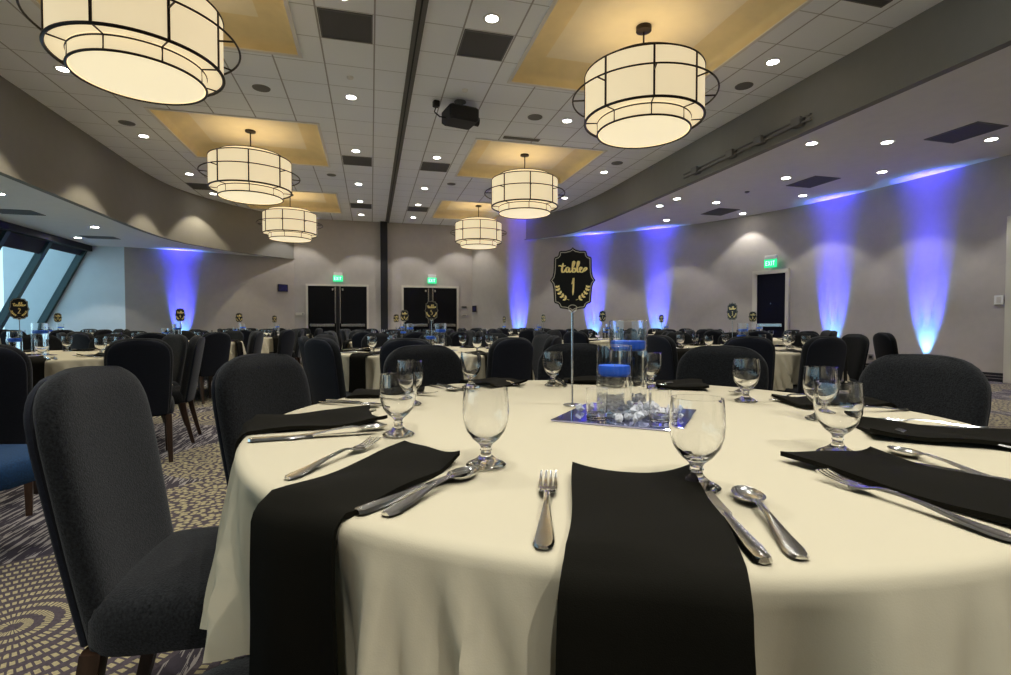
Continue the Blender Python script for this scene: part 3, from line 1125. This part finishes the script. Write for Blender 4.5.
def knife_mesh():
    g = G()
    slab(g, [(0, .006, .0015), (.005, .0105, .0015), (.03, .0115, .0015), (.09, .0085, .0015), (.115, .0072, .0015), (.122, .0085, .0015), (.13, .0095, .0015)], .0065)
    rings = []
    for s, a, b, t in ((.128, -.0085, .0085, .004), (.16, -.011, .009, .003), (.21, -.0115, .009, .0026), (.245, -.009, .009, .0022), (.262, -.002, .008, .0015), (.268, .005, .0075, .001)):
        rings.append([(a, s, .003), (b, s, .003 + t * .3), (b, s, .003 + t), (a, s, .0035)])
    g.loft(rings)
    return g.mesh('dinner_knife', steel_m, 35)


def spoon_mesh():
    g = G()
    slab(g, [(0, .006, .002), (.006, .0105, .002), (.02, .0122, .0025), (.05, .010, .004), (.10, .0055, .010), (.145, .004, .012), (.160, .0045, .009)], .0035)
    # bowl
    n, rings = 20, []
    L, W = .034, .021
    for q, dz in ((1.0, 0.0), (.93, -.0025), (.8, -.005), (.55, -.0072), (.25, -.008)):
        rings.append([(W * q * cos(2 * pi * k / n) * (1 - .12 * sin(2 * pi * k / n)), .192 + L * q * sin(2 * pi * k / n), .0095 + dz) for k in range(n)])
    outer = []
    for q, dz in ((.25, -.0092), (.55, -.0086), (.8, -.0064), (.94, -.0036), (1.02, 0.0002)):
        outer.append([(W * q * cos(2 * pi * k / n) * (1 - .12 * sin(2 * pi * k / n)), .192 + L * q * sin(2 * pi * k / n), .0095 + dz) for k in range(n)])
    g.loft(rings[::-1], cap0=True, cap1=False)
    g.loft(outer + [rings[0]], cap0=True, cap1=False)
    return g.mesh('soup_spoon', steel_m, 35)


FORK, KNIFE, SPOON = fork_mesh(), knife_mesh(), spoon_mesh()

# candle vases
V_W = .0022


def vase_meshes(r, h, wl):
    gl_ = G().lathe([(0, 0), (r - .002, 0), (r, .002), (r, h - .001), (r - .001, h), (r - V_W, h - .001), (r - V_W, .010), (0, .008)], 36).mesh('glass_cylinder', goblet_m)
    wa = G().lathe([(0, .0095), (r - V_W + .0004, .0100), (r - V_W + .0004, wl), (0, wl)], 36).mesh('water', water_m)
    return gl_, wa


def candle_mesh(r):
    return G().lathe([(0, -.0135), (r * .8, -.0135), (r * .96, -.008), (r, .0), (r, .010), (r * .95, .014), (r * .3, .013), (0, .012)], 28).mesh('floating_candle', candle_m)


VS = vase_meshes(.0465, .188, .106)
VT = vase_meshes(.054, .255, .168)
CS, CTall = candle_mesh(.0432), candle_mesh(.0505)
WICK = G().tube([(0, 0, .002), (.001, 0, .016)], .0012, 6).mesh('wick', mat('wick', (.6, .55, .45), .8))
VOT = G().lathe([(0, 0), (.024, 0), (.026, .002), (.028, .078), (.0264, .078), (.0246, .016), (0, .014)], 28).mesh('votive_tumbler', goblet_m)


def gem(g, c, r, rnd):
    n = rnd.choice((4, 5))
    rot = Matrix.Translation(c) @ Matrix.Rotation(rnd.uniform(0, 6), 4, 'Z') @ Matrix.Rotation(rnd.uniform(0, 3), 4, 'X')
    rg = []
    for z, q in ((-.8, .35), (-.35, .9), (.35, 1.0), (.85, .4)):
        rg.append([(r * q * rnd.uniform(.6, 1.3) * cos(2 * pi * k / n), r * q * rnd.uniform(.6, 1.3) * sin(2 * pi * k / n), r * z * 1.1) for k in range(n)])
    g.loft(rg, mtx=rot)


def gems_on_mirror():
    rnd = random.Random(5)
    g = G()
    out = []
    tries = 0
    while len(out) < 46 and tries < 6000:
        tries += 1
        a = rnd.uniform(0, 2 * pi)
        d = abs(rnd.gauss(0, .05))
        x, y = d * cos(a) + .01, d * sin(a) - .012
        if max(abs(x * .757 - y * .653), abs(x * .653 + y * .757)) > .135:
            continue
        r = rnd.uniform(.008, .012)
        lvl = r * .85 + rnd.choice((0, 0, 0, .016 if d < .07 else 0))
        ok = True
        for (vx, vy, vr) in gem_avoid:
            if hypot(x - vx, y - vy) < vr + r + .001:
                ok = False
        if any((x - a_[0]) ** 2 + (y - a_[1]) ** 2 + (lvl - a_[2]) ** 2 < (r + a_[3]) ** 2 * .8 for a_ in out):
            ok = False
        if ok:
            out.append((x, y, lvl, r))
            gem(g, Vector((x, y, lvl)), r, rnd)
    return g


def gems_in(r, h, seed):
    rnd = random.Random(seed)
    g = G()
    out = []
    for _ in range(3000):
        q = rnd.uniform(.007, .011)
        a, d = rnd.uniform(0, 6.283), (r - q - .004) * sqrt(rnd.random())
        c = (d * cos(a), d * sin(a), rnd.uniform(.012 + q, h))
        if all((c[0] - o[0]) ** 2 + (c[1] - o[1]) ** 2 + (c[2] - o[2]) ** 2 > (q + o[3]) ** 2 * .85 for o in out):
            out.append((*c, q))
            gem(g, Vector(c), q, rnd)
    return g


# ------------------------------------------------------------------ table number sign
S = .198 / 546.0
_half = [(0, 62), (10, 74), (28, 84), (60, 92), (98, 92), (112, 98), (117, 112), (119, 128), (128, 139), (146, 143), (156, 152), (158, 175), (159, 230), (162, 275), (170, 310), (190, 340),
         (170, 370), (162, 405), (159, 450), (156, 505), (154, 523), (146, 532), (126, 536), (115, 547), (109, 564), (98, 575), (60, 579), (28, 588), (10, 598), (0, 610)]


def s2(p):
    return (p[0] * S, (610 - p[1]) * S)


def sign_outline(inset=0.0):
    r = [s2(p) for p in _half]
    pts = r + [(-x, z) for x, z in reversed(r[1:-1])]
    if inset:
        n = len(pts)
        out = []
        for i in range(n):
            a, b, c = Vector(pts[i - 1]), Vector(pts[i]), Vector(pts[(i + 1) % n])
            d = ((b - a).normalized() + (c - b).normalized()).normalized()
            nrm = Vector((d.y, -d.x))
            out.append(tuple(b + nrm * inset))
        return out
    return pts


def ribbon(g, pts, wf, y, closed=False):
    """flat raised ribbon in the xz plane at depth y (towards -y)."""
    n = len(pts)
    L, R_ = [], []
    for i in range(n):
        a = Vector(pts[i - 1] if (closed or i > 0) else pts[i])
        b = Vector(pts[(i + 1) % n] if (closed or i < n - 1) else pts[i])
        d = (b - a)
        d = d.normalized() if d.length > 1e-9 else Vector((1, 0))
        nn = Vector((-d.y, d.x))
        w = wf(i / max(1, n - 1), d) if callable(wf) else wf
        p = Vector(pts[i])
        L.append(p + nn * w)
        R_.append(p - nn * w)
    vs = [(p.x, y, p.y) for p in L] + [(p.x, y, p.y) for p in R_]
    fs = []
    for i in range(n if closed else n - 1):
        j = (i + 1) % n
        fs.append((i, j, n + j, n + i))
    g.add(vs, fs)


def penw(base):
    def f(t, d):
        e = min(1.0, 6 * t + .25, 6 * (1 - t) + .25)
        return base * (0.40 + 0.75 * abs(d.y)) * e
    return f


SCRIPT = [[(-.30, .66), (-.16, .72), (0.0, .64), (.22, .66), (.42, .74)],
          [(.16, 1.0), (.10, .70), (.04, .30), (.06, .04), (.18, .0), (.30, .14), (.40, .36)],
          [(.72, .46), (.60, .54), (.46, .42), (.42, .18), (.52, .0), (.66, .12), (.74, .46), (.73, .16), (.80, .0), (.93, .12), (1.02, .30)],
          [(1.02, .30), (1.18, .72), (1.24, 1.08), (1.15, 1.16), (1.08, .92), (1.05, .40), (1.07, .06), (1.2, .0), (1.34, .14), (1.33, .36), (1.22, .44), (1.30, .34), (1.44, .38)],
          [(1.44, .38), (1.60, .72), (1.68, 1.06), (1.60, 1.16), (1.53, .94), (1.50, .40), (1.54, .05), (1.66, .04), (1.80, .20)],
          [(1.80, .20), (1.93, .36), (1.90, .52), (1.80, .50), (1.75, .30), (1.80, .06), (1.94, .0), (2.08, .14), (2.20, .40), (2.34, .50), (2.40, .36), (2.28, .18), (2.16, .06)]]
DIG = {'1': [[(-.14, .62), (-.02, .72), (.06, 1.0), (.05, .6), (.03, .25), (.0, -.12)]],
       '2': [[(-.2, .75), (-.05, 1.0), (.18, .85), (.1, .5), (-.22, .05), (0, .08), (.25, .0)]],
       '3': [[(-.2, .9), (.05, 1.0), (.18, .8), (-.02, .55), (.22, .35), (.08, .02), (-.22, .1)]],
       '4': [[(.0, 1.0), (-.22, .4), (.24, .42)], [(.1, .75), (.07, .3), (.04, -.1)]],
       '5': [[(.2, .98), (-.12, .95), (-.16, .6), (.1, .62), (.2, .3), (.02, .0), (-.22, .1)]],
       '6': [[(.15, 1.0), (-.12, .6), (-.2, .2), (.0, .0), (.18, .2), (.05, .45), (-.16, .3)]],
       '7': [[(-.2, .95), (.2, .97), (.05, .5), (-.05, -.05)]],
       '8': [[(.15, .85), (-.05, 1.0), (-.17, .8), (.12, .4), (.1, .05), (-.12, .02), (-.16, .3), (.14, .7), (.15, .85)]],
       '9': [[(.15, .75), (-.02, .98), (-.18, .75), (-.02, .5), (.15, .75), (.12, .3), (.0, -.05)]],
       '0': [[(0, 1.0), (-.18, .6), (-.1, .05), (.1, .05), (.18, .6), (0, 1.0)]]}


def crom(pts, n=6):
    return smooth_poly(pts, n)


_sg = G()
_sg.prism(sign_outline(), 0, .004)
_sg.v = [(x, .002 - z, y) for x, y, z in _sg.v]      # stand it up: thickness along y, face at -y side
SIGN_BOARD = _sg.mesh('board', sign_m, 30)
_sg = G()
ribbon(_sg, sign_outline(.0052), .0011, -.0026, True)
ov = [(22 * S * cos(a) * 1.6, (610 - 570) * S + 24 * S * sin(a)) for a in [2 * pi * k / 24 for k in range(24)]]
ribbon(_sg, ov, .0010, -.0028, True)
SIGN_LINE = _sg.mesh('border_line', edge_m, 0)
_sg = G()
for st in SCRIPT:
    p = [(-107 * S + (x + .16) * 87 * S, (610 - 272) * S + z * 78 * S) for x, z in crom(st)]
    ribbon(_sg, p, penw(5.2 * S * 1.35), -.0027)
SIGN_WORD = _sg.mesh('lettering', gold_m, 0)


def laurel():
    g = G()
    for sx in (-1, 1):
        stem = [(sx * 28, 505), (sx * 62, 490), (sx * 95, 462), (sx * 118, 425), (sx * 126, 395)]
        sp = crom(stem, 4)
        ribbon(g, [s2(p) for p in sp], .0006, -.0027)
        for k, t in enumerate((3, 6, 9, 12, 15)):
            b = Vector(s2(sp[t]))
            d = (Vector(s2(sp[t + 1])) - Vector(s2(sp[t - 1]))).normalized()
            for side in (-1, 1):
                q = Vector((d.x * cos(side * .8) - d.y * sin(side * .8), d.x * sin(side * .8) + d.y * cos(side * .8)))
                nn = Vector((-q.y, q.x))
                L, W = 34 * S * (1 - .07 * k), 9 * S
                pts = [b, b + q * L * .35 + nn * W, b + q * L * .7 + nn * W * .8, b + q * L, b + q * L * .7 - nn * W * .8, b + q * L * .35 - nn * W]
                g.add([(p.x, -.0028, p.y) for p in pts], [(0, 1, 2, 3, 4, 5)])
    return g


SIGN_LAUREL = laurel().mesh('laurel', gold_m, 0)


def digits_mesh(txt):
    g = G()
    w = 58
    for i, ch in enumerate(txt):
        ox = (i - (len(txt) - 1) / 2) * w
        for st in DIG[ch]:
            p = [((ox + x * 95 + 2) * S, (610 - 450) * S + z * 128 * S) for x, z in crom(st)]
            ribbon(g, p, penw(6.5 * S), -.0027)
    return g.mesh('number', gold_m, 0)


SIGN_POLE = G().tube([(0, .004, .002), (0, .004, .318)], .0036, 10).mesh('pole', chrome_m)
SIGN_BASE = G().lathe([(0, 0), (.027, 0), (.0275, .002), (.026, .0045), (.006, .006), (0, .006)], 28).mesh('base', chrome_m)
SIGN_CLIP = G().torus(.012, .0022, (0, 0, 0), 16, 8, pi, 2 * pi, mtx=Matrix.Translation((0, .0, .299)) @ Matrix.Rotation(pi / 2, 4, 'X')).mesh('clip', white_m)


def sign(x, y, rz, txt, label):
    t = thing('table_sign', (x, y, CT + .0012), rz, label, 'table sign', 'black and gold table number signs')
    b = link('board', SIGN_BOARD, t, (0, 0, .285))
    link('border_line', SIGN_LINE, b)
    link('lettering', SIGN_WORD, b)
    link('number', digits_mesh(txt), b)
    link('laurel', SIGN_LAUREL, b)
    link('pole', SIGN_POLE, t)
    link('base', SIGN_BASE, t)
    link('clip', SIGN_CLIP, t, (0, 0, 0))
    return t


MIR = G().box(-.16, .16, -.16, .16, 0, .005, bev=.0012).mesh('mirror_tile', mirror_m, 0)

# ------------------------------------------------------------------ tables
SEATP = {0: 'nearest the camera', 5: 'opposite the nearest seat'}
for k_ in range(1, 5):
    SEATP[k_] = '%s right of the nearest seat' % ORD[k_ - 1]
    SEATP[-k_] = '%s left of the nearest seat' % ORD[k_ - 1]


def ring_name(angs, cx, cy_):
    """give each seat a phrase by its order round the table as seen from the camera."""
    near = atan2(-cy_, -cx)
    rel = {}
    order = sorted(range(len(angs)), key=lambda i: abs((angs[i] - near + pi) % (2 * pi) - pi))
    k0 = order[0]
    n = len(angs)
    names = {}
    for q in range(n):
        i = (k0 + q) % n
        s = q if q <= n // 2 else q - n
        names[i] = SEATP[s]
    return names


def frame(cx, cy_, ang, r, t):
    u = Vector((cos(ang), sin(ang)))
    f = -u
    rt = Vector((f.y, -f.x))
    p = Vector((cx, cy_)) + u * r + rt * t
    rz = atan2(f.y, f.x) - pi / 2
    return p.x, p.y, rz


def table(key, cx, cy_, phase, desc, txt, sign_off=(0, .12), sign_rz=0.0, vase_off=((-.03, -.08), (.08, .03)), skip=(), pos=None, rad=None, turn=None, goblets=None, naps=None, wares=None, ware=1, water=True, mirror_rz=0.785):
    rnd = random.Random(key)
    angs = [radians(phase + 36 * k) for k in range(10)]
    nm = ring_name(angs, cx, cy_)
    t = thing('banquet_table', (cx, cy_, 0), 0, 'round banquet table hidden under the cloth of the ' + desc, 'table', 'round banquet tables')
    link('tabletop', tt_top, t)
    for l in tt_leg:
        link('leg', l, t)
    c = link('tablecloth', CLOTH, None, (cx, cy_, 0), radians(phase))
    tag(c, 'ivory cloth draped over the ' + desc, 'tablecloth', 'ivory tablecloths')
    # the mirror tile and centrepiece
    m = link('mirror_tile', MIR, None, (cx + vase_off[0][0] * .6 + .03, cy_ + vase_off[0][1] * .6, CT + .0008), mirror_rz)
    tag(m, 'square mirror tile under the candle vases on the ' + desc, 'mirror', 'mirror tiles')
    for (off, vm, cm, wl, adj) in ((vase_off[0], VS, CS, .106, 'shorter'), (vase_off[1], VT, CTall, .168, 'taller')):
        v = thing('candle_vase', (cx + off[0], cy_ + off[1], CT + .0062), 0, '%s clear cylinder vase with a floating candle on the %s' % (adj, desc), 'vase', 'glass cylinder vases')
        link('glass_cylinder', vm[0], v)
        link('water', vm[1], v)
        cn = thing('floating_candle', (cx + off[0], cy_ + off[1], CT + .0062 + wl + .014), 0, 'blue floating candle in the %s vase on the %s' % (adj, desc), 'candle', 'blue floating candles')
        link('wax', cm, cn)
        link('wick', WICK, cn)
    if txt:
        sign(cx + sign_off[0], cy_ + sign_off[1], sign_rz, txt, 'black and gold table number sign on the ' + desc)
    for i, a in enumerate(angs):
        p = nm[i]
        j = (lambda q: 0.0) if key == 1 else (lambda q: rnd.uniform(-q, q))
        if i not in skip:
            ra = (rad or {}).get(i, 1.13 + j(.04)) - .235
            da = radians((turn or {}).get(i, j(3.0)))
            x, y, rz = frame(cx, cy_, a + da, ra, 0)
            if pos and i in pos:
                bx, by, fd = pos[i]
                x, y, rz = bx + cos(radians(fd)) * .235, by + sin(radians(fd)) * .235, radians(fd) - pi / 2
            place_chair(x, y, rz + j(.08), 'charcoal chair at the %s, %s' % (desc, p), 'charcoal banquet chairs')
        if naps:
            (ix, iy), dd, sx = (*naps[i], 1.0)[:3]
            dv = Vector((cos(radians(dd)), sin(radians(dd))))
            ip = Vector((ix - cx, iy - cy_))
            bq = ip.dot(dv)
            tt = -bq + sqrt(bq * bq - ip.length_squared + .905 ** 2)   # run to the table edge
            sy = tt / .301
            og = Vector((ix, iy)) + dv * (tt - .901 * sy)
            n = link('napkin', NAPS[(i + key) % 4], None, (og.x, og.y, 0), radians(dd) + pi / 2)
            n.scale = (sx, sy, 1)
        else:
            n = link('napkin', NAPS[(i + key) % 4], None, *frameloc(cx, cy_, a, .0, .010))
        tag(n, 'black napkin on the %s, %s' % (desc, p), 'napkin', 'folded black napkins')
        if goblets:
            gxx, gyy = goblets[i]
        else:
            gxx, gyy, _ = frame(cx, cy_, a + radians(9.5 + j(2)), .61 + j(.03), 0)
        gb = link('water_goblet', GOB, None, (gxx, gyy, CT + .0012), rnd.uniform(0, 6))
        tag(gb, 'clear goblet on the %s, %s' % (desc, p), 'goblet', 'clear water goblets')
        if ware:
            for (mm, tx, rr, nmn, cat, adj, dr) in ((FORK, -.128, .88, 'dinner_fork', 'fork', 'steel dinner fork', 0), (KNIFE, .124, .88, 'dinner_knife', 'knife', 'steel dinner knife', .07), (SPOON, .160, .876, 'soup_spoon', 'spoon', 'steel soup spoon', .05)):
                x, y, rz = frame(cx, cy_, a, rr, tx)
                rz += dr + rnd.uniform(-.03, .03)
                if wares and (i, cat) in wares:
                    (hx, hy), (tx_, ty_) = wares[(i, cat)]
                    rz = atan2(ty_ - hy, tx_ - hx) - pi / 2
                    L = {'fork': .258, 'knife': .268, 'spoon': .226}[cat]
                    dv = Vector((tx_ - hx, ty_ - hy)).normalized()
                    h = (Vector((tx_, ty_)) - dv * L) if cat != 'spoon' else Vector((hx, hy))
                    while hypot(h.x - cx, h.y - cy_) > TR - .018:
                        h += dv * .004
                    x, y = h
                o = link(nmn, mm, None, (x, y, CT + .0018), rz)
                tag(o, '%s on the %s, %s' % (adj, desc, p), cat, cat + 's laid on the ivory cloths' if cat != 'knife' else 'knives laid on the ivory cloths')
    return t


def frameloc(cx, cy_, a, r, t):
    u = Vector((cos(a), sin(a)))
    f = -u
    rt = Vector((f.y, -f.x))
    return (cx + rt.x * t, cy_ + rt.y * t, 0), atan2(f.y, f.x) - pi / 2


# front table: seats counter-clockwise from the one nearest the camera
MX, MY = .630, 1.30
G0 = [(.478, .678), (.864, .787), (1.135, 1.087), (1.168, 1.402), (1.060, 1.80), (.712, 1.962), (.378, 1.985), (.116, 1.612), (.058, 1.172), (.194, .878)]
vo = ((.002, -.039), (.099, .067))
gem_avoid = [(vo[0][0] - .052 + .0, vo[0][1] + .085 - .02, 0)]
N0 = [((.410, .749), -115), ((.812, .765), -84), ((1.098, .942), -41), ((1.241, 1.313), -1), ((1.13, 1.70), 58), ((.872, 1.96), 73), ((.53, 1.975), 109), ((.168, 1.855), 170), ((.012, 1.397), 189), ((.112, .975), -129, .80)]
W0 = {(0, 'fork'): ((.177, .518), (.273, .771)), (0, 'knife'): ((.389, .433), (.475, .657)), (0, 'spoon'): ((.436, .438), (.522, .627)),
      (9, 'fork'): ((-.137, .867), (.008, 1.093)), (9, 'knife'): ((-.022, .689), (.115, .810)), (9, 'spoon'): ((.016, .675), (.149, .825)),
      (8, 'knife'): ((-.226, 1.187), (.014, 1.206)), (8, 'spoon'): ((-.18, 1.185), (-.059, 1.225)),
      (1, 'fork'): ((.707, .442), (.703, .664)), (1, 'spoon'): ((.945, .56), (.98, .747)), (2, 'fork'): ((1.222, .70), (1.142, .875))}
table(1, MX, MY, -110, 'front table', '1', sign_off=(-.034, .169), sign_rz=radians(-18), vase_off=vo, skip=(0,),
      pos={8: (-.59, 1.385, -2), 7: (-.325, 1.85, -30), 3: (1.71, 1.28, 180), 4: (1.542, 2.023, 216), 5: (1.02, 2.452, 250), 6: (.249, 2.431, 289), 9: (-.44, .53, 38), 1: (.95, .12, 104), 2: (1.60, .52, 140)}, goblets=G0, naps=N0, wares=W0, ware=1, mirror_rz=radians(-40.8))
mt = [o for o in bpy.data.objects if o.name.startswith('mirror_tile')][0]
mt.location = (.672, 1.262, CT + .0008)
# tumblers and acrylic ice of the front centrepiece
mcx, mcy = .665, 1.255
for (x, y, d) in ((.565, 1.225, 'left of the vases'), (.708, 1.158, 'right of the vases')):
    tag(link('votive_tumbler', VOT, None, (x, y, CT + .0062)), 'small clear votive tumbler %s on the front table' % d, 'tumbler', 'small clear tumblers')
gem_avoid = [(MX + vo[0][0] - mcx, MY + vo[0][1] - mcy, .0465), (MX + vo[1][0] - mcx, MY + vo[1][1] - mcy, .054), (.565 - mcx, 1.225 - mcy, .028), (.708 - mcx, 1.158 - mcy, .028)]
tag(gems_on_mirror().build('acrylic_ice', gem_m, None, 0, (mcx, mcy, CT + .0062)), 'clear acrylic ice chips scattered round the vases on the mirror', 'acrylic ice', None, 'stuff')
tag(gems_in(.0445, .036, 3).build('acrylic_ice', gem_m, None, 0, (MX + vo[0][0], MY + vo[0][1], CT + .0062)), 'clear acrylic ice chips inside the shorter vase on the front table', 'acrylic ice', None, 'stuff')
tag(gems_in(.052, .036, 4).build('acrylic_ice', gem_m, None, 0, (MX + vo[1][0], MY + vo[1][1], CT + .0062)), 'clear acrylic ice chips inside the taller vase on the front table', 'acrylic ice', None, 'stuff')

table(2, .57, 4.92, 223, 'second middle table', '5', sign_off=(0, .10), sign_rz=radians(-6), pos={0: (-.33, 4.12, 43), 1: (.27, 3.78, 80), 2: (1.06, 3.86, 112)})
table(3, -2.70, 5.0, -26, 'first left table', '2', sign_off=(-.26, .40), sign_rz=radians(25), pos={0: (-1.60, 4.22, 111), 1: (-1.53, 5.08, 188), 9: (-1.95, 3.2, 108)})
table(4, 3.74, 4.61, -91, 'first right table', '3', sign_off=(0, .1), sign_rz=radians(-75), skip=(1,))
table(5, -2.74, 8.2, -10, 'second left table', '4', sign_off=(.1, .1), sign_rz=radians(30), ware=0)
table(6, .51, 8.13, 20, 'third middle table', '6', sign_off=(0, .1), sign_rz=radians(-15), ware=0)
table(7, 3.74, 7.8, 8, 'second right table', '7', sign_off=(0, .1), sign_rz=radians(-50), ware=0)
table(8, 6.53, 7.59, 15, 'far-right table before the door', '8', sign_off=(0, .1), sign_rz=radians(-50), ware=0)
table(9, -2.55, 11.2, 3, 'third left table', '9', sign_off=(0, .1), sign_rz=radians(10), ware=0)
table(10, .60, 11.6, 12, 'fourth middle table', '10', sign_off=(-.05, .2), sign_rz=radians(-5), ware=0)
table(11, 3.56, 10.9, 25, 'third right table', '11', sign_off=(.2, .1), sign_rz=radians(-60), ware=0)
table(12, 6.6, 10.66, 30, 'far-right table by the uplights', '12', sign_off=(0, .1), sign_rz=radians(-60), ware=0)
table(13, -6.1, 12.2, 14, 'far-left table by the windows', '13', sign_off=(0, .1), sign_rz=radians(40), ware=0)
table(14, -2.4, 14.2, 22, 'fourth left table', '14', sign_off=(0, .1), sign_rz=radians(35), ware=0)
table(15, 3.5, 13.8, 5, 'fourth right table', '15', sign_off=(.1, .1), sign_rz=radians(-60), ware=0)

# stray chairs
place_chair(6.38, 4.86, radians(-112), 'lone charcoal chair standing apart near the right wall', 'charcoal banquet chairs')
c = place_chair(-1.63, 2.70, radians(-104.7), 'charcoal chair with its seat tinted as blue light, cut by the left picture edge', None)
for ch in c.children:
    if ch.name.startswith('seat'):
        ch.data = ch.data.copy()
        ch.data.materials[0] = mat('blue_light_tint', (0.002, 0.03, 0.09), 0.9, noise=0.3, nscale=150)  # blue light falling on this seat, put into the fabric colour
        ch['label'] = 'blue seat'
